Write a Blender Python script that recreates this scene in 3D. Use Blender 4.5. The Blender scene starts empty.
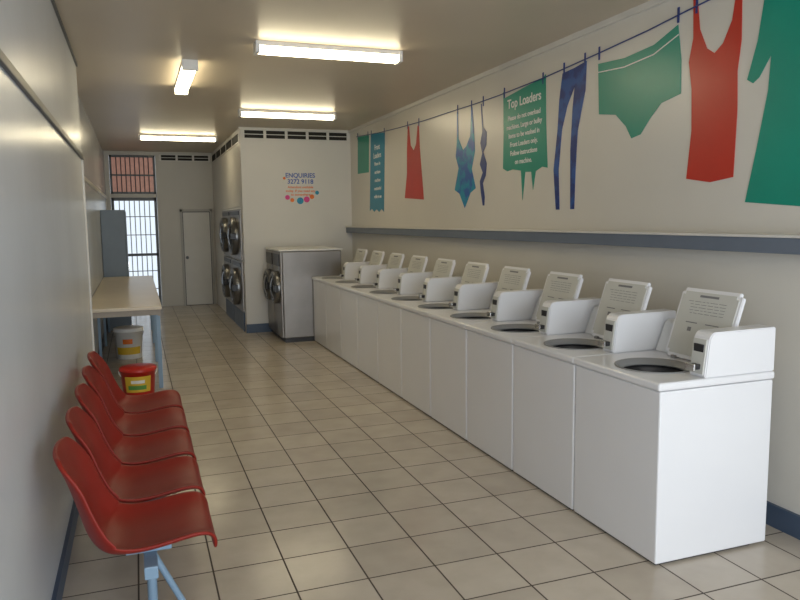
import bpy, bmesh, math, random
from mathutils import Vector, Matrix
random.seed(4)
S=bpy.context.scene
COL=S.collection
S.view_settings.view_transform='Standard'
S.view_settings.look='None'

# ------------------------------------------------------------ materials
def mat(name,col,rough=.5,metal=0.,var=.04,scale=6.,bump=0.,emit=None,es=0.,alpha=None,spec=None,coat=0.,col2=None):
    m=bpy.data.materials.new(name);m.use_nodes=True
    nt=m.node_tree;b=nt.nodes['Principled BSDF']
    b.inputs['Roughness'].default_value=rough;b.inputs['Metallic'].default_value=metal
    if spec is not None:b.inputs['Specular IOR Level'].default_value=spec
    if coat:b.inputs['Coat Weight'].default_value=coat;b.inputs['Coat Roughness'].default_value=.1
    tc=nt.nodes.new('ShaderNodeTexCoord');n=nt.nodes.new('ShaderNodeTexNoise')
    n.inputs['Scale'].default_value=scale;n.inputs['Detail'].default_value=4
    nt.links.new(tc.outputs['Object'],n.inputs['Vector'])
    r=nt.nodes.new('ShaderNodeValToRGB')
    r.color_ramp.elements[0].position=.3;r.color_ramp.elements[1].position=.7
    r.color_ramp.elements[0].color=tuple(max(0,c*(1-var)) for c in col)+(1,)
    r.color_ramp.elements[1].color=tuple(min(1,c*(1+var)) for c in col)+(1,)
    if col2:
        r.color_ramp.elements[0].position=.44;r.color_ramp.elements[1].position=.56
        r.color_ramp.elements[1].color=tuple(col2)+(1,)
    nt.links.new(n.outputs['Fac'],r.inputs['Fac']);nt.links.new(r.outputs['Color'],b.inputs['Base Color'])
    if bump:
        bp=nt.nodes.new('ShaderNodeBump');bp.inputs['Strength'].default_value=bump;bp.inputs['Distance'].default_value=.01
        n2=nt.nodes.new('ShaderNodeTexNoise');n2.inputs['Scale'].default_value=scale*6
        nt.links.new(tc.outputs['Object'],n2.inputs['Vector'])
        nt.links.new(n2.outputs['Fac'],bp.inputs['Height']);nt.links.new(bp.outputs['Normal'],b.inputs['Normal'])
    if emit:
        b.inputs['Emission Color'].default_value=tuple(emit)+(1,);b.inputs['Emission Strength'].default_value=es
    return m
M={}
M['wall']=mat('wall_paint',(.67,.64,.58),.30,var=.03,scale=1.2,bump=.05)
M['wallL']=mat('left_wall_paint',(.62,.65,.69),.27,var=.05,scale=1.0,bump=.08)
M['part']=mat('partition_paint',(.66,.64,.60),.45,var=.02,scale=1.5)
M['back']=mat('back_wall_paint',(.57,.55,.50),.45,var=.03,scale=1.5)
M['ceil']=mat('ceiling_paint',(.58,.50,.39),.38,var=.04,scale=.8)
M['trimw']=mat('white_trim_paint',(.68,.66,.62),.4)
M['trimg']=mat('grey_blue_trim_paint',(.14,.17,.22),.4)
M['dark']=mat('dark_conduit_and_gap_shade',(.07,.075,.08),.4)
M['base']=mat('blue_skirting',(.06,.09,.145),.45)
M['white']=mat('white_enamel',(.80,.80,.82),.28,var=.015,scale=2,coat=.2)
M['white2']=mat('white_plastic',(.74,.74,.73),.35,var=.02)
M['grey']=mat('grey_plastic',(.28,.28,.28),.45)
M['lidg']=mat('lid_liner_grey',(.58,.58,.54),.4,var=.02)
M['ink']=mat('label_ink',(.20,.20,.21),.6)
M['black']=mat('black_plastic',(.025,.025,.028),.4)
M['tub']=mat('dark_tub',(.05,.05,.055),.35,metal=.5)
M['agit']=mat('agitator_plastic',(.08,.09,.10),.4)
M['steel']=mat('brushed_steel',(.25,.23,.21),.36,metal=.85,var=.08,scale=3)
M['chrome']=mat('chrome',(.6,.6,.6),.18,metal=1)
M['rim']=mat('dark_door_rim',(.05,.05,.055),.3,metal=.3)
M['dring']=mat('grey_door_ring',(.18,.18,.18),.3,metal=.7)
M['glass']=mat('dark_glass',(.02,.02,.025),.08,spec=.8)
M['red']=mat('red_moulded_plastic',(.235,.016,.009),.42,var=.10,scale=5,spec=.3)
M['bsteel']=mat('blue_painted_steel',(.22,.33,.45),.4)
M['top']=mat('cream_laminate',(.62,.54,.42),.3,var=.04,scale=3)
M['edge']=mat('laminate_edge',(.33,.29,.24),.5)
M['cab']=mat('blue_grey_cabinet_paint',(.20,.25,.31),.45)
M['pail']=mat('white_pail_plastic',(.80,.80,.78),.4)
M['yellow']=mat('yellow_plastic',(.70,.46,.04),.45)
M['bred']=mat('bright_red_plastic',(.50,.02,.012),.35)
M['green']=mat('label_green',(.10,.30,.06),.5)
M['blue']=mat('label_blue',(.03,.1,.42),.5)
M['d_green']=mat('decal_green',(.0,.27,.19),.32,var=.04,scale=3)
M['d_teal']=mat('decal_teal',(.0,.22,.36),.32,var=.04)
M['d_red']=mat('decal_red',(.52,.025,.012),.32,var=.03)
M['d_navy']=mat('decal_navy',(.015,.04,.20),.32,var=.02)
M['d_blue']=mat('decal_blue',(.01,.10,.40),.32,var=.02,scale=9,col2=(.0,.27,.42))
M['d_stock']=mat('decal_navy_mottled',(.012,.035,.19),.32,scale=10,col2=(.02,.09,.33))
M['d_white']=mat('decal_white',(.8,.8,.78),.5,var=.01)
M['orange']=mat('decal_orange',(.75,.17,.02),.5)
M['pink']=mat('decal_pink',(.65,.05,.25),.5)
M['lamp']=mat('lit_diffuser',(.9,.88,.8),.5,emit=(1,.87,.58),es=17)
M['slot']=mat('vent_dark',(.02,.018,.015),.8)
M['glow_pane']=mat('reddish_glass_painted_glow',(.42,.20,.15),.4,var=.25,scale=8,emit=(.8,.42,.33),es=.2)  # transom pane; slight emission stands in for daylight coming through the glass
M['doorp']=mat('rear_door_paint',(.68,.67,.64),.5,var=.02)
M['doorf']=mat('rear_door_frame_paint',(.42,.41,.38),.5,var=.02)

def tile_mat():
    m=bpy.data.materials.new('floor_tiles');m.use_nodes=True;nt=m.node_tree;b=nt.nodes['Principled BSDF']
    tc=nt.nodes.new('ShaderNodeTexCoord');mp=nt.nodes.new('ShaderNodeMapping')
    mp.inputs['Location'].default_value=(TX,TY,0)
    br=nt.nodes.new('ShaderNodeTexBrick');br.offset=0;br.squash=1
    br.inputs['Scale'].default_value=1;br.inputs['Brick Width'].default_value=TILE;br.inputs['Row Height'].default_value=TILE
    br.inputs['Mortar Size'].default_value=.0045;br.inputs['Mortar Smooth'].default_value=.2;br.inputs['Bias'].default_value=0
    br.inputs['Color1'].default_value=(.58,.515,.43,1);br.inputs['Color2'].default_value=(.51,.45,.375,1)
    br.inputs['Mortar'].default_value=(.07,.053,.04,1)
    nt.links.new(tc.outputs['Object'],mp.inputs['Vector']);nt.links.new(mp.outputs['Vector'],br.inputs['Vector'])
    n=nt.nodes.new('ShaderNodeTexNoise');n.inputs['Scale'].default_value=5;n.inputs['Detail'].default_value=6
    nt.links.new(tc.outputs['Object'],n.inputs['Vector'])
    mx=nt.nodes.new('ShaderNodeMixRGB');mx.blend_type='MULTIPLY';mx.inputs['Fac'].default_value=.35
    r=nt.nodes.new('ShaderNodeValToRGB');r.color_ramp.elements[0].position=.3;r.color_ramp.elements[0].color=(.7,.68,.65,1);r.color_ramp.elements[1].position=.65
    nt.links.new(n.outputs['Fac'],r.inputs['Fac']);nt.links.new(br.outputs['Color'],mx.inputs['Color1']);nt.links.new(r.outputs['Color'],mx.inputs['Color2'])
    nt.links.new(mx.outputs['Color'],b.inputs['Base Color'])
    rr=nt.nodes.new('ShaderNodeMapRange');rr.inputs['To Min'].default_value=.20;rr.inputs['To Max'].default_value=.8
    nt.links.new(br.outputs['Fac'],rr.inputs['Value']);nt.links.new(rr.outputs['Result'],b.inputs['Roughness'])
    bp=nt.nodes.new('ShaderNodeBump');bp.invert=True;bp.inputs['Strength'].default_value=.4;bp.inputs['Distance'].default_value=.003
    nt.links.new(br.outputs['Fac'],bp.inputs['Height']);nt.links.new(bp.outputs['Normal'],b.inputs['Normal'])
    return m
TILE=.333;TX=.07;TY=.0

# ------------------------------------------------------------ mesh helpers
def finish(bm,name,m,parent=None,smooth=False,loc=(0,0,0)):
    me=bpy.data.meshes.new(name);bmesh.ops.recalc_face_normals(bm,faces=bm.faces[:])
    bm.to_mesh(me);bm.free()
    ms=m if isinstance(m,(list,tuple)) else [m]
    for k in ms:me.materials.append(M[k] if isinstance(k,str) else k)
    if smooth:
        for p in me.polygons:p.use_smooth=True
    o=bpy.data.objects.new(name,me);COL.objects.link(o);o.location=loc
    if parent:o.parent=parent
    return o
def addbox(bm,x0,x1,y0,y1,z0,z1,bev=0.,seg=2,mi=0):
    g=bmesh.ops.create_cube(bm,size=1)
    vs=g['verts']
    for v in vs:v.co=Vector(((x0+x1)/2+v.co.x*(x1-x0),(y0+y1)/2+v.co.y*(y1-y0),(z0+z1)/2+v.co.z*(z1-z0)))
    fs=set(f for v in vs for f in v.link_faces)
    for f in fs:f.material_index=mi
    if bev:
        es=list(set(e for v in vs for e in v.link_edges))
        r=bmesh.ops.bevel(bm,geom=es,offset=bev,segments=seg,affect='EDGES',profile=.5)
        for f in r['faces']:f.material_index=mi
def box(name,x0,x1,y0,y1,z0,z1,m,parent=None,bev=0.,loc=(0,0,0),seg=2):
    bm=bmesh.new();addbox(bm,x0,x1,y0,y1,z0,z1,bev,seg);return finish(bm,name,m,parent,False,loc)
def addcyl(bm,c,axis,r0,r1,h,seg=32,caps=True,mi=0):
    ax=Vector(axis).normalized();q=Vector((0,0,1)).rotation_difference(ax).to_matrix().to_4x4()
    g=bmesh.ops.create_cone(bm,cap_ends=caps,cap_tris=False,segments=seg,radius1=r0,radius2=r1,depth=h,matrix=Matrix.Translation(Vector(c)+ax*h/2)@q)
    for v in g['verts']:
        for f in v.link_faces:f.material_index=mi
def cyl(name,c,axis,r0,r1,h,m,parent=None,seg=32,smooth=False):
    bm=bmesh.new();addcyl(bm,c,axis,r0,r1,h,seg);return finish(bm,name,m,parent,smooth)
def addprism(bm,pts,plane,a0,a1,mi=0):
    def P(p,a):
        return {'xz':(p[0],a,p[1]),'yz':(a,p[0],p[1]),'xy':(p[0],p[1],a)}[plane]
    A=[bm.verts.new(P(p,a0)) for p in pts];B=[bm.verts.new(P(p,a1)) for p in pts]
    n=len(pts);fs=[bm.faces.new(A),bm.faces.new(B[::-1])]
    for i in range(n):fs.append(bm.faces.new((A[i],B[i],B[(i+1)%n],A[(i+1)%n])))
    for f in fs:f.material_index=mi
def prism(name,pts,plane,a0,a1,m,parent=None,bev=0.):
    bm=bmesh.new();addprism(bm,pts,plane,a0,a1)
    if bev:bmesh.ops.bevel(bm,geom=bm.edges[:],offset=bev,segments=2,affect='EDGES')
    return finish(bm,name,m,parent)
def lathe(name,prof,m,parent=None,seg=40,loc=(0,0,0),axis='z'):
    bm=bmesh.new();rings=[]
    for r,z in prof:
        ring=[]
        for i in range(seg):
            a=2*math.pi*i/seg;u,v=r*math.cos(a),r*math.sin(a)
            ring.append(bm.verts.new((u,v,z) if axis=='z' else (z,u,v)))
        rings.append(ring)
    for a,b in zip(rings,rings[1:]):
        for i in range(seg):bm.faces.new((a[i],a[(i+1)%seg],b[(i+1)%seg],b[i]))
    bmesh.ops.remove_doubles(bm,verts=bm.verts[:],dist=1e-5)
    return finish(bm,name,m,parent,True,loc)
def tube(name,pts,r,m,parent=None,cyclic=False,res=3):
    cu=bpy.data.curves.new(name,'CURVE');cu.dimensions='3D';cu.bevel_depth=r;cu.bevel_resolution=res;cu.use_fill_caps=True
    sp=cu.splines.new('POLY');sp.points.add(len(pts)-1)
    for p,q in zip(sp.points,pts):p.co=(*q,1)
    sp.use_cyclic_u=cyclic
    o=bpy.data.objects.new(name,cu);COL.objects.link(o)
    dg=bpy.context.evaluated_depsgraph_get();me=bpy.data.meshes.new_from_object(o.evaluated_get(dg))
    bpy.data.objects.remove(o);me.materials.clear();me.materials.append(M[m]);me.name=name
    for p in me.polygons:p.use_smooth=True
    o=bpy.data.objects.new(name,me);COL.objects.link(o)
    if parent:o.parent=parent
    return o
def bake(o):
    dg=bpy.context.evaluated_depsgraph_get();dg.update()
    me=bpy.data.meshes.new_from_object(o.evaluated_get(dg));o.modifiers.clear();o.data=me
def cut(o,cutter):
    md=o.modifiers.new('b','BOOLEAN');md.operation='DIFFERENCE';md.object=cutter;md.solver='EXACT'
    bpy.context.view_layer.update();bake(o)
def empty(name,loc,label,cat,group=None,rot=(0,0,0)):
    o=bpy.data.objects.new(name,None);o.empty_display_size=.1;COL.objects.link(o);o.location=loc;o.rotation_euler=rot
    tag(o,label,cat,group);return o
def tag(o,label,cat,group=None):
    o['label']=label;o['category']=cat
    if group:o['group']=group
def struct(o):
    o['kind']='structure';return o
def dup(src,loc,parent=None):
    n=src.copy();COL.objects.link(n)
    if parent is None:n.location=loc
    else:n.parent=parent
    for c in list(src.children):dup(c,None,n)
    return n
def text(name,s,size,m,loc,rot,parent=None,align='CENTER',space=1.0,bold=False):
    cu=bpy.data.curves.new(name,'FONT');cu.body=s;cu.size=size;cu.align_x=align;cu.align_y='CENTER';cu.extrude=.0008;cu.space_line=space
    if bold:cu.offset=size*.018
    o=bpy.data.objects.new(name,cu);COL.objects.link(o)
    dg=bpy.context.evaluated_depsgraph_get();me=bpy.data.meshes.new_from_object(o.evaluated_get(dg))
    bpy.data.objects.remove(o);me.materials.clear();me.materials.append(M[m])
    me.transform(Matrix.Translation(loc)@rot)
    o=bpy.data.objects.new(name,me);COL.objects.link(o)
    if parent:o.parent=parent
    return o

# ------------------------------------------------------------ dims
XL=-.406;XL2=-.50;XR=3.116;ZC=2.99;YB=14.66;YP=10.588;XP=1.47;YF=-1.6;YJ=6.75

# ------------------------------------------------------------ room shell
fl=struct(box('floor',-.7,3.4,YF-.2,YB+2.2,-.1,0,tile_mat()))
struct(box('ceiling',-.7,3.4,YF-.2,YB+.2,ZC,ZC+.1,'ceil'))
bm=bmesh.new();addprism(bm,[(XL,YF),(XL,YJ),(XL2,YJ),(XL2,YB),(-.7,YB),(-.7,YF)],'xy',0,ZC);struct(finish(bm,'wall_left','wallL'))
struct(box('wall_right',XR,XR+.2,YF,YB+.1,0,ZC,'wall'))
bm=bmesh.new()
addbox(bm,-.7,3.3,YF-.15,YF,2.7,ZC);addbox(bm,-.7,3.3,YF-.15,YF,0,.12)
addbox(bm,-.7,XL+.1,YF-.15,YF,.12,2.7);addbox(bm,XR-.1,3.3,YF-.15,YF,.12,2.7);addbox(bm,1.3,1.38,YF-.12,YF-.04,.12,2.7)
struct(finish(bm,'wall_front','trimw'))
bm=bmesh.new()
addbox(bm,-.7,-.42,YB,YB+.15,0,ZC);addbox(bm,.41,XR,YB,YB+.15,0,ZC);addbox(bm,-.42,.41,YB,YB+.15,2.92,ZC);addbox(bm,-.42,.41,YB+.02,YB+.12,2.12,2.19)
struct(finish(bm,'wall_back','back'))
bm=bmesh.new()
addbox(bm,XP,XR,YP,YP+.1,0,ZC)
addbox(bm,XP,XP+.1,YP+.1,YB,1.86,ZC)
addbox(bm,XP,XP+.1,YP+.1,YP+.14,0,1.86)
addbox(bm,XP,XP+.1,13.05,YB,0,1.86)
struct(finish(bm,'wall_partition','part'))
struct(box('baseboard_left',XL,XL+.018,YF,YJ,0,.10,'base'))
struct(box('baseboard_left_rear',XL2,XL2+.018,YJ,YB,0,.10,'base'))
struct(box('baseboard_right',XR-.02,XR,YF,YP,0,.12,'base'))
struct(box('baseboard_partition',XP-.01,XR-.02,YP-.018,YP,0,.13,'base'))
def trim(n,*a,m='trimw',bev=0):
    return struct(box('trim_%d'%n,*a,m,bev=bev))
trim(1,XR-.03,XR,YF,YP,ZC-.04,ZC)
trim(2,XL,XL+.012,YF,YJ,ZC-.03,ZC,m='dark')
trim(3,XL,XL+.018,YF,YJ,2.185,2.225,m='dark',bev=.004)
trim(4,XP-.02,XR,YP-.02,YP,ZC-.02,ZC)
trim(5,XL-.0,XL+.012,YJ-.02,YJ+.0,0,2.185,m='trimw')
trim(6,XL2,XL2+.02,YJ,YB,2.1,2.14,m='trimw')
trim(7,XR-.11,XR,1.0,YP-.02,1.535,1.55,m='trimw',bev=.003)
trim(8,XR-.10,XR,1.0,YP-.02,1.455,1.535,m='trimg',bev=.004)
def vent(n,x0,x1,y0,y1,z0,z1,axis,cnt):
    bm=bmesh.new();addbox(bm,x0,x1,y0,y1,z0,z1,mi=0)
    for k in range(cnt+1):
        if axis=='x':
            c=x0+(x1-x0)*k/cnt;addbox(bm,c-.02,c+.02,y0-.006,y1,z0-.01,z1+.01,mi=1)
        else:
            c=y0+(y1-y0)*k/cnt;addbox(bm,x0-.006,x1,c-.02,c+.02,z0-.01,z1+.01,mi=1)
    if axis=='x':
        addbox(bm,x0,x1,y0-.006,y1,z0-.015,z0,mi=1);addbox(bm,x0,x1,y0-.006,y1,z1,z1+.012,mi=1);addbox(bm,x0,x1,y0-.003,y1,(z0+z1)/2-.005,(z0+z1)/2+.005,mi=1)
    else:
        addbox(bm,x0-.006,x1,y0,y1,z0-.015,z0,mi=1);addbox(bm,x0-.006,x1,y0,y1,z1,z1+.012,mi=1)
    return struct(finish(bm,'trim_%d'%n,['slot','trimw']))
vent(9,XP+.04,XR-.04,YP-.008,YP,2.84,2.95,'x',5)
vent(10,XP-.008,XP,YP+.1,YB-.1,2.80,2.92,'y',5)
vent(11,.50,XP-.05,YB-.008,YB,2.83,2.93,'x',3)

bm=bmesh.new()
x0,x1=-.415,.405;y=YB+.03
addbox(bm,x0,x0+.05,y,y+.05,0,2.12);addbox(bm,x1-.05,x1,y,y+.05,0,2.12);addbox(bm,x0,x1,y,y+.05,2.06,2.12);addbox(bm,x0,x1,y,y+.05,0,.06);addbox(bm,x0,x1,y,y+.05,1.0,1.05)
for k in range(1,8):
    xx=x0+.05+(x1-x0-.1)*k/8;addcyl(bm,(xx,y+.025,.03),(0,0,1),.008,.008,2.05,8)
for z in (.35,.7,1.4,1.75):addbox(bm,x0,x1,y+.018,y+.032,z,z+.015)
struct(finish(bm,'door_1','dark'))
bm=bmesh.new()
addbox(bm,x0,x0+.04,y,y+.05,2.19,2.92,mi=0);addbox(bm,x1-.04,x1,y,y+.05,2.19,2.92,mi=0);addbox(bm,x0,x1,y,y+.05,2.88,2.92,mi=0);addbox(bm,x0,x1,y,y+.05,2.19,2.23,mi=0);addbox(bm,x0,x1,y,y+.05,2.53,2.56,mi=0)
for k in range(1,9):
    xx=x0+.04+(x1-x0-.08)*k/9;addcyl(bm,(xx,y+.025,2.2),(0,0,1),.009,.009,.7,8)
addbox(bm,x0,x1,y+.07,y+.08,2.19,2.92,mi=1)
struct(finish(bm,'window_1',['dark','glow_pane']))
bm=bmesh.new()
addbox(bm,.875,1.375,YB-.03,YB-.002,.01,1.83,mi=0)
addbox(bm,.82,.862,YB-.05,YB-.002,0,1.89,mi=1);addbox(bm,1.388,1.43,YB-.05,YB-.002,0,1.89,mi=1);addbox(bm,.82,1.43,YB-.05,YB-.002,1.845,1.89,mi=1)
addbox(bm,.862,1.388,YB-.008,YB-.001,0,1.845,mi=2)  # dark sheet behind the leaf, painted shadow for the gaps round the door
addcyl(bm,(.92,YB-.03,.95),(0,-1,0),.022,.03,.05,16,mi=2)
struct(finish(bm,'door_2',['doorp','doorf','dark']))

# ------------------------------------------------------------ top-load washers
W=.6887;D=.693;H=.888;w=W-.008
X0=2.218;Y0=2.5945
wm=empty('washing_machine',(X0,Y0,0),'white top-loading coin laundry washer, open lid, bare side panel','washing machine','row of top-loading washers')
body=box('body',0.004,D-.006,0.002,w-.002,.012,.845,'white',wm,bev=.008)
deck=box('top_deck',-.008,D,-.004,w+.004,.848,H,'white',wm,bev=.012,seg=3)
bm=bmesh.new();addcyl(bm,(.235,.33,.5),(0,0,1),.185,.185,.6,48);ct=finish(bm,'cut','white',wm)
cut(body,ct);cut(deck,ct);bpy.data.objects.remove(ct)
lathe('tub_ring',[(.192,.8885),(.192,.893),(.182,.893),(.174,.880),(.155,.868),(.155,.860),(.184,.860)],'grey',wm,loc=(.235,.33,0))
lathe('wash_tub',[(.183,.862),(.165,.84),(.165,.55),(0.0001,.55)],'tub',wm,loc=(.235,.33,0))
lathe('agitator',[(.09,.551),(.05,.58),(.035,.70),(.03,.80),(.0001,.81)],'agit',wm,loc=(.235,.33,0))
box('kick_strip',.02,.6,.02,w-.02,.0,.014,'black',wm)
prism('console',[(.535,.887),(.60,1.05),(.62,1.065),(.688,1.065),(.688,.887)],'xz',.11,w,'white2',wm,bev=.005)
cb=prism('coin_box',[(.258,.889),(.280,1.072),(.292,1.094),(.310,1.103),(.689,1.106),(.689,.889)],'xz',0.0,.105,'white',wm,bev=.005)
def facepos(t): return (.258+.022*t,.889+.183*t)
bm=bmesh.new()
a=facepos(.08);b2=facepos(.97)
addprism(bm,[(a[0]-.001,a[1]),(b2[0]-.001,b2[1]),(b2[0]-.008,b2[1]+.002),(a[0]-.008,a[1]+.002)],'xz',.012,.094,0)
finish(bm,'control_panel','lidg',cb)
cs=box('coin_slide',.222,.265,.03,.078,.925,.95,'black',cb,bev=.004)
box('slide_handle',.212,.224,.024,.084,.920,.955,'chrome',cs,bev=.004)
box('display',.264,.271,.022,.086,.985,1.045,'black',cb,bev=.002)
LT=math.radians(18.5)
LL=.385
R=Matrix.Translation((.475,0,.897))@Matrix.Rotation(LT,4,'Y')
bm=bmesh.new();addbox(bm,0,.022,.112,.535,0,LL,0)
es=[e for e in bm.edges if abs((e.verts[0].co-e.verts[1].co).normalized().x)>.9]
bmesh.ops.bevel(bm,geom=es,offset=.022,segments=5,affect='EDGES')
bmesh.ops.bevel(bm,geom=[e for e in bm.edges if e.calc_face_angle(0)>1.2],offset=.004,segments=2,affect='EDGES')
bm.transform(R);lid=finish(bm,'lid','white',wm)
bm=bmesh.new();addbox(bm,-.004,.001,.130,.517,.02,LL-.02,0)
es=[e for e in bm.edges if abs((e.verts[0].co-e.verts[1].co).normalized().x)>.9]
bmesh.ops.bevel(bm,geom=es,offset=.018,segments=4,affect='EDGES');bm.transform(R)
finish(bm,'lid_liner','lidg',lid)
def strip(bm,y0,y1,z0,z1):addbox(bm,-.0055,-.0035,y0,y1,z0,z1)
bm=bmesh.new();strip(bm,.26,.39,.338,.350);bm.transform(R);finish(bm,'warning_strip','ink',lid)
bm=bmesh.new()
random.seed(2)
z=.312
while z>.235:
    yy=.20
    while yy<.44:
        l=random.uniform(.015,.05);strip(bm,yy,min(yy+l,.46),z,z+.0022);yy+=l+.010
    z-=.016
strip(bm,.21,.30,.195,.200);strip(bm,.36,.44,.195,.200)
for yy in (.22,.39):strip(bm,yy,yy+.025,.15,.172)
bm.transform(R);finish(bm,'instruction_label','ink',lid)
for yy in(.17,.44):box('hinge',.462,.50,yy,yy+.03,.884,.905,'grey',wm,bev=.003)
for i in range(1,10):
    n=dup(wm,(X0,Y0+i*W,0))
    n['label']='white top-loading coin laundry washer with lid open, in a row' if i<9 else 'white top-loading washer, lid open, beside steel washers'

# ------------------------------------------------------------ front-load steel washers (face -x)
def ringdoor(name,cx,cy,cz,r,parent,depth=.07,ring='chrome'):
    d=lathe(name,[(r,0),(r,-depth*.6),(r*.96,-depth*.9),(r*.90,-depth),(r*.86,-depth*.95)],ring,parent,loc=(cx,cy,cz),axis='x',seg=36)
    lathe('door_rim',[(r*.87,-depth*.9),(r*.84,-depth*1.05),(r*.68,-depth*1.0),(r*.66,-depth*.7)],'rim',d,axis='x',seg=36)
    lathe('door_glass',[(r*.67,-depth*.75),(r*.55,-depth*1.05),(r*.3,-depth*1.3),(.0001,-depth*1.4)],'glass',d,axis='x',seg=36)
    bm=bmesh.new();addbox(bm,-depth*1.3,-depth*.4,-r-.02,-r+.05,-.05,.05,bev=.008);finish(bm,'handle','black',d)
    return d
fw=empty('front_load_washer',(1.785,9.50,0),'stainless steel front-loading washer beside white top-loaders','washing machine','steel front-loading washers')
fwd=.525
box('body',.03,.85,.0,fwd-.01,.06,1.235,'steel',fw,bev=.01)
box('plinth',.05,.83,.01,fwd-.02,0,.06,'black',fw)
box('front_panel',.0,.03,.0,fwd-.01,.07,1.235,'steel',fw,bev=.008)
box('control_panel',-.012,.002,.03,fwd-.04,1.04,1.20,'black',fw,bev=.004)
box('top_cover',-.015,.87,-.005,fwd-.005,1.237,1.262,'white2',fw,bev=.006)
ringdoor('door',0,.255,.74,.225,fw,ring='dring')
prism('detergent_drawer',[(-.014,.98),(-.014,1.03),(.001,1.03),(.001,.98)],'xz',.05,.22,'grey',fw)
n=dup(fw,(1.785,9.50+fwd,0));n['label']='stainless steel front-loading washer beside the partition wall'

# ------------------------------------------------------------ stacked dryers
dr=empty('stacked_dryer',(XP-.02,10.74,0),'stacked pair of commercial tumble dryers with round doors','dryer','stacked dryers in partition')
dw=1.14
box('body',.02,.90,0,dw,.0,1.855,'white2',dr)
for k,zc in enumerate((.66,1.44)):
    box('front_panel',-.005,.02,.01,dw-.01,zc-.40+.03,zc+.385,'steel',dr,bev=.006)
    ringdoor('door',-.005,dw*.48,zc-.02,.29,dr,depth=.09,ring='dring')
    box('control_panel',-.015,-.004,.1,dw-.1,zc+.30,zc+.36,'black',dr)
box('plinth',.0,.02,.01,dw-.01,.0,.28,'base',dr)
n=dup(dr,(XP-.02,10.74+dw+.01,0))

# ------------------------------------------------------------ chairs
def profile():
    return [(.268,.375),(.270,.412),(.245,.438),(.18,.438),(.10,.424),(.02,.412),(-.06,.405),(-.12,.41),(-.165,.435),(-.19,.48),(-.205,.54),(-.222,.61),(-.245,.69),(-.268,.76),(-.285,.80),(-.292,.815)]
def chair_shell(parent):
    pr=profile();n=len(pr);m=12;bm=bmesh.new();rows=[]
    wid=[.20,.21,.22,.226,.230,.232,.232,.232,.230,.228,.226,.222,.216,.205,.185,.15]
    for i,(x,z) in enumerate(pr):
        row=[];t=i/(n-1)
        for j in range(m+1):
            s=-1+2*j/m;yy=s*wid[i]
            e=abs(s)**3
            if i<8: up=.045*e*min(1,i/3+.2);fw=0
            else: up=.02*e*(1-t);fw=.055*e*(1 if i<13 else .5)
            blend=max(0,1-abs(i-8)/3)
            row.append(bm.verts.new((x+fw+.03*e*blend,yy,z+up+.02*e*blend-(.02*s*s if i>=14 else 0))))
        rows.append(row)
    for a,b in zip(rows,rows[1:]):
        for j in range(m):bm.faces.new((a[j],a[j+1],b[j+1],b[j]))
    o=finish(bm,'seat_shell','red',parent,True)
    so=o.modifiers.new('s','SOLIDIFY');so.thickness=.018;so.offset=-1
    sb=o.modifiers.new('ss','SUBSURF');sb.levels=2;sb.render_levels=2
    bpy.context.view_layer.update();bake(o)
    for p in o.data.polygons:p.use_smooth=True
    return o
CY=[2.93,3.44,3.95,4.46,4.97]
CX=-.03
ch=empty('chair',(CX,CY[0],0),'red moulded plastic shell chair bolted on a steel beam','chair','row of red chairs')
chair_shell(ch)
box('bracket',-.07,.10,-.10,.10,.372,.392,'bsteel',ch,bev=.003)
for i in range(1,5):
    n=dup(ch,(CX,CY[i],0))
fr=empty('seating_frame',(CX,2.6,0),'blue-painted steel beam and legs carrying red chairs','seating frame')
box('beam',-.005,.045,.10,CY[4]-2.6+.25,.322,.371,'bsteel',fr,bev=.004)
for yy in(.42,2.1):
    lg=tube('leg',[(.02,yy,.33),(.02,yy,.02)],.02,'bsteel',fr)
    tube('leg_brace',[(.02,yy,.30),(.15,yy,.02)],.014,'bsteel',lg)
    box('foot',-.16,.20,yy-.02,yy+.02,0,.025,'bsteel',lg,bev=.004)

# ------------------------------------------------------------ folding table
TY0,TY1=7.35,11.65
tb=empty('folding_table',(0,0,0),'long cream laminate laundry folding table against wall','table')
box('tabletop',XL2+.005,.20,TY0,TY1,.795,.83,'top',tb,bev=.004)
box('front_rail',.16,.19,TY0+.03,TY1-.03,.73,.795,'edge',tb)
box('end_rail',XL2+.03,.16,TY0+.02,TY0+.05,.74,.795,'edge',tb)
for yy in(TY0+.06,TY0+1.5,TY0+2.9,TY1-.1):
    box('leg',.14,.18,yy-.02,yy+.02,0,.795,'bsteel',tb,bev=.003)
    box('wall_leg',XL2+.03,XL2+.06,yy-.015,yy+.015,0,.795,'bsteel',tb)

cb=empty('cabinet',(XL2+.005,11.70,0),'tall plain blue-grey metal cabinet at the table end','cabinet')
box('body',0,.34,0,.5,0,1.84,'cab',cb,bev=.006)
box('door',.34,.358,.01,.49,.05,1.82,'cab',cb,bev=.004)
box('handle',.358,.375,.05,.065,.9,1.05,'chrome',cb)

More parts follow.
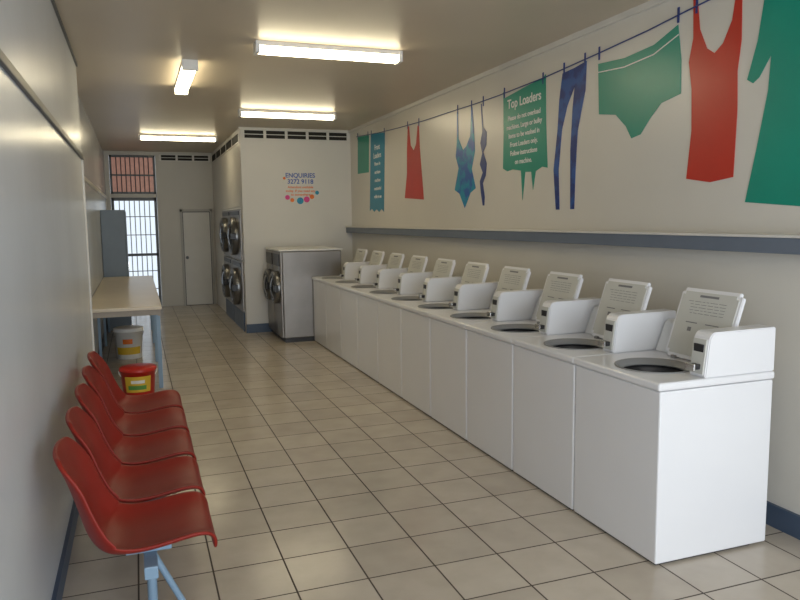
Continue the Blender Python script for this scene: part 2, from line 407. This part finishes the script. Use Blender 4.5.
# ------------------------------------------------------------ buckets
b1=empty('detergent_tub',(-.05,7.16,0),'red plastic detergent tub with yellow and green label','tub')
lathe('body',[(.0001,.0),(.135,0),(.14,.01),(.16,.25),(.165,.25),(.165,.262)],'bred',b1)
lathe('lid',[(.169,.25),(.171,.272),(.16,.282),(.0001,.284)],'bred',b1)
def band(name,r0,r1,z0,z1,a0,a1,m,parent):
    bm=bmesh.new();n=16;A=[];B=[]
    for i in range(n+1):
        a=a0+(a1-a0)*i/n
        A.append(bm.verts.new((r0*math.cos(a),r0*math.sin(a),z0)));B.append(bm.verts.new((r1*math.cos(a),r1*math.sin(a),z1)))
    for i in range(n):bm.faces.new((A[i],A[i+1],B[i+1],B[i]))
    return finish(bm,name,m,parent,True)
lb=band('label',.1475,.1605,.06,.21,-2.4,-.8,'yellow',b1)
band('label_stripe',.1515,.1555,.085,.125,-2.2,-1.1,'green',lb)
band('label_stripe',.1560,.1590,.145,.175,-2.0,-1.2,'pail',lb)
tube('handle',[(.172*math.cos(a),-.01-.05*math.sin(a),.25-.10*math.sin(a)) for a in [math.pi*k/14 for k in range(15)]],.004,'pail',b1)
b2=empty('pail',(-.15,9.25,0),'large white plastic pail with yellow label under table','bucket')
lathe('body',[(.0001,0),(.14,0),(.145,.01),(.165,.33),(.175,.33),(.175,.345),(.168,.35),(.168,.36)],'pail',b2)
lathe('lid',[(.172,.352),(.174,.37),(.16,.378),(.0001,.378)],'pail',b2)
lb=band('label',.1490,.156,.06,.15,-2.6,-.6,'yellow',b2)
band('label_stripe',.1585,.1625,.19,.25,-2.0,-1.3,'orange',lb)
tube('handle',[(.176*math.cos(a),-.01-.06*math.sin(a),.33-.12*math.sin(a)) for a in [math.pi*k/14 for k in range(15)]],.004,'chrome',b2)

# ------------------------------------------------------------ ceiling lights
def light(cx,cy,L,alongx,label):
    e=empty('fluorescent_light',(cx,cy,ZC),label,'light','ceiling fluorescent battens',rot=(0,0,0 if alongx else math.pi/2))
    box('housing',-L/2,L/2,-.06,.06,-.035,0,'white2',e,bev=.004)
    bm=bmesh.new();addprism(bm,[(-.055,-.036),(-.062,-.05),(-.05,-.076),(-.03,-.084),(.03,-.084),(.05,-.076),(.062,-.05),(.055,-.036)],'yz',-L/2+.02,L/2-.02)
    finish(bm,'diffuser','lamp',e)
    for s in(-1,1):
        bm=bmesh.new();addbox(bm,s*L/2-.015,s*L/2+.015,-.065,.065,-.088,-.0,bev=.004);finish(bm,'end_cap','white2',e)
    return e
light(1.49,5.58,1.14,True,'lit fluorescent batten with diffuser, crossing the ceiling')
light(1.83,8.92,1.17,True,'lit fluorescent batten mounted across the ceiling')
light(.69,11.8,1.14,True,'lit fluorescent batten near the rear door')
light(.49,6.95,1.22,False,'lit fluorescent batten running lengthwise on the ceiling')

# ------------------------------------------------------------ wall decals (right wall)
def decal(name,pts,m,label,cat='wall decal',t=.003):
    bm=bmesh.new();addprism(bm,pts,'yz',XR-.001-t,XR-.001);o=finish(bm,name,m);tag(o,label,cat,'clothesline mural');return o
st=[(10.24,2.86),(9.2,2.80),(8.41,2.77),(7.6,2.75),(6.91,2.745),(6.3,2.738),(5.83,2.74),(5.08,2.755),(4.36,2.79),(3.84,2.82),(3.49,2.85),(3.22,2.87),(2.75,2.93),(2.4,2.965)]
ln=tube('clothesline_decal',[(XR-.0092,a,b) for a,b in st],.0045,'d_navy');tag(ln,'thin navy clothesline painted along the white wall','wall decal','clothesline mural')
pegs=[(10.19,2.86),(9.7,2.83),(9.55,2.825),(9.0,2.79),(8.14,2.765),(7.78,2.755),(6.72,2.745),(6.4,2.74),(6.15,2.74),(5.74,2.745),(5.1,2.755),(4.80,2.77),(4.53,2.785),(4.36,2.79),(3.58,2.845),(3.43,2.86),(3.12,2.885),(2.9,2.91)]
bm=bmesh.new();addbox(bm,XR-.0055,XR-.001,-.008,.008,-.045,.045);pg=None
for i,(a,b) in enumerate(pegs):
    if i==0:
        pg=finish(bm,'clothes_peg_decal','d_navy',loc=(0,a,b));tag(pg,'small navy clothes peg painted on the clothesline','wall decal','painted pegs')
    else:
        n=pg.copy();COL.objects.link(n);n.location=(0,a,b)
decal('towel_decal',[(10.19,2.85),(9.66,2.82),(9.69,2.31),(10.22,2.32)],'d_green','small green towel painted hanging on the clothesline')
t2=decal('towel_decal',[(9.57,2.82),(8.98,2.78),(9.06,1.75),(9.16,1.79),(9.26,1.75),(9.37,1.79),(9.47,1.755),(9.57,1.80),(9.67,1.77)],'d_teal','teal towel with white lettering painted on the wall')
decal('camisole_decal',[(8.137,2.75),(8.10,2.75),(8.05,2.52),(7.95,2.45),(7.87,2.52),(7.82,2.72),(7.783,2.72),(7.757,2.44),(7.70,2.15),(7.648,1.87),(8.264,1.906),(8.18,2.2),(8.17,2.48)],'d_red','red camisole top painted hanging on the clothesline')
su=decal('swimsuit_decal',[(6.74,2.72),(6.72,2.72),(6.70,2.45),(6.60,2.33),(6.52,2.36),(6.43,2.45),(6.41,2.72),(6.385,2.72),(6.34,2.40),(6.33,2.30),(6.40,2.13),(6.31,1.94),(6.43,1.90),(6.557,1.754),(6.68,1.90),(6.797,1.943),(6.70,2.16),(6.77,2.28),(6.74,2.42)],'d_blue','mottled blue one-piece swimsuit painted hanging on the clothesline')
decal('bikini_decal',[(6.20,2.72),(6.185,2.72),(6.15,2.50),(6.08,2.45),(6.09,2.33),(6.15,2.27),(6.08,2.16),(6.10,2.05),(6.16,1.98),(6.12,1.85),(6.13,1.77),(6.16,1.77),(6.20,1.9),(6.22,2.0),(6.16,2.08),(6.22,2.16),(6.17,2.26),(6.21,2.36),(6.17,2.46)],'d_navy','narrow navy bikini strings painted on the wall')
bt=decal('towel_decal',[(5.76,2.76),(5.74,2.70),(5.40,2.735),(5.10,2.76),(5.06,2.78),(5.05,2.4),(5.02,2.045),(5.10,2.06),(5.20,2.03),(5.24,1.88),(5.27,2.03),(5.37,2.035),(5.41,1.80),(5.44,2.05),(5.58,2.07),(5.68,2.06),(5.76,2.09),(5.75,2.4)],'d_green','large green towel with white washer instructions lettering')
RW=Matrix(((0,0,-1,0),(-1,0,0,0),(0,1,0,0),(0,0,0,1)))
def wtext(name,s,size,m,y,z,parent,bold=False,x=XR-.0052):
    return text(name,s,size,m,Vector((x,y,z)),RW,parent,bold=bold)
wtext('lettering','Top Loaders',.108,'d_white',5.40,2.63,bt,True)
for k,s in enumerate(['Please do not overload','machines. Large or bulky','items to be washed in','Front Loaders only.','Follow instructions','on machine.']):
    wtext('lettering',s,.058,'d_white',5.40,2.51-k*.076,bt,True)
for k,s in enumerate(['Front','Loaders','Please do','not leave','machines','unattended','while in use']):
    wtext('lettering',s,.10 if k<2 else .065,'d_white',9.30,2.62-k*.11,t2,True)
decal('stockings_decal',[(4.82,2.74),(4.66,2.75),(4.51,2.77),(4.52,2.57),(4.61,2.29),(4.63,2.00),(4.64,1.71),(4.69,1.71),(4.70,2.15),(4.68,2.45),(4.655,2.62),(4.75,2.49),(4.82,2.32),(4.86,2.02),(4.84,1.71),(4.89,1.71),(4.93,2.02),(4.88,2.32),(4.86,2.55)],'d_stock','navy stockings painted hanging on the clothesline')
bf=decal('briefs_decal',[(4.37,2.72),(4.08,2.70),(3.79,2.72),(3.58,2.79),(3.545,2.58),(3.54,2.38),(3.71,2.35),(3.81,2.27),(3.90,2.18),(3.99,2.165),(4.05,2.25),(4.16,2.34),(4.35,2.37)],'d_green','large green briefs painted hanging on the clothesline')
bm=bmesh.new();addprism(bm,[(4.37,2.665),(4.08,2.645),(3.79,2.665),(3.57,2.735),(3.57,2.727),(3.79,2.657),(4.08,2.637),(4.37,2.657)],'yz',XR-.0055,XR-.004);finish(bm,'waistband_line','d_white',bf)
decal('singlet_decal',[(3.46,2.92),(3.43,2.92),(3.40,2.72),(3.34,2.60),(3.28,2.56),(3.22,2.60),(3.16,2.71),(3.13,2.90),(3.10,2.90),(3.09,2.59),(3.11,2.43),(3.10,2.22),(3.11,1.86),(3.28,1.84),(3.47,1.87),(3.44,2.15),(3.45,2.39),(3.48,2.55),(3.45,2.68)],'d_red','long red singlet dress painted hanging on the clothesline')
decal('robe_decal',[(2.92,2.90),(2.80,2.90),(2.72,2.80),(2.62,2.90),(2.52,2.88),(2.40,2.55),(2.46,2.50),(2.50,2.62),(2.48,2.2),(2.43,1.67),(3.02,1.72),(2.96,1.99),(2.90,2.29),(2.89,2.47),(2.96,2.37),(3.0,2.345),(3.04,2.37),(2.98,2.56),(2.95,2.75)],'d_green','green long-sleeved robe painted on the wall')

sg=box('enquiries_sign',2.05,2.62,YP-.004,YP-.001,1.88,2.38,'part');tag(sg,'printed enquiries sign with coloured dots on partition wall','sign')
RP=Matrix.Rotation(math.pi/2,4,'X')
for s,sz,z,m in(('ENQUIRIES',.092,2.31,'blue'),('3272 9118',.092,2.22,'blue'),('Attendant available',.05,2.14,'orange'),('today. If you need any',.05,2.085,'orange'),('to somewhere',.05,2.03,'orange')):
    text('lettering',s,sz,m,Vector((2.33,YP-.0052,z)),RP,sg,bold=True)
for(xx,zz,r,mi) in((2.13,1.99,.035,'pink'),(2.20,1.95,.03,'orange'),(2.32,1.94,.05,'d_blue'),(2.42,1.96,.045,'pink'),(2.50,2.0,.035,'orange'),(2.09,2.27,.02,'orange'),(2.58,2.06,.03,'d_blue')):
    cyl('printed_dot',(xx,YP-.0040,zz),(0,-1,0),r,r,.001,mi,sg,seg=24)

# ------------------------------------------------------------ lights / world
w=bpy.data.worlds.new('world');S.world=w;w.use_nodes=True
bg=w.node_tree.nodes['Background'];bg.inputs['Color'].default_value=(.80,.90,1,1);bg.inputs['Strength'].default_value=1.1
def area(name,loc,rot,sx,sy,e,col):
    l=bpy.data.lights.new(name,'AREA');l.shape='RECTANGLE';l.size=sx;l.size_y=sy;l.energy=e;l.color=col
    o=bpy.data.objects.new(name,l);COL.objects.link(o);o.location=loc;o.rotation_euler=rot;return o
area('shopfront_daylight',(1.3,YF-.2,1.45),(math.radians(90),0,0),3.2,2.3,145,(.86,.93,1))

# ------------------------------------------------------------ camera
f=712.93;yaw=.3519;p=.1129;r=-.0119
F=Vector((math.sin(yaw)*math.cos(p),math.cos(yaw)*math.cos(p),-math.sin(p)))
Rr=Vector((math.cos(yaw),-math.sin(yaw),0));U=Rr.cross(F)
R2=Rr*math.cos(r)+U*math.sin(r);U2=U*math.cos(r)-Rr*math.sin(r)
cd=bpy.data.cameras.new('camera');cam=bpy.data.objects.new('camera',cd);COL.objects.link(cam)
cd.sensor_width=36;cd.lens=f*36/800;cd.clip_start=.05
mw=Matrix((R2,U2,-F)).transposed().to_4x4();mw.translation=(0,0,1.65);cam.matrix_world=mw
S.camera=cam
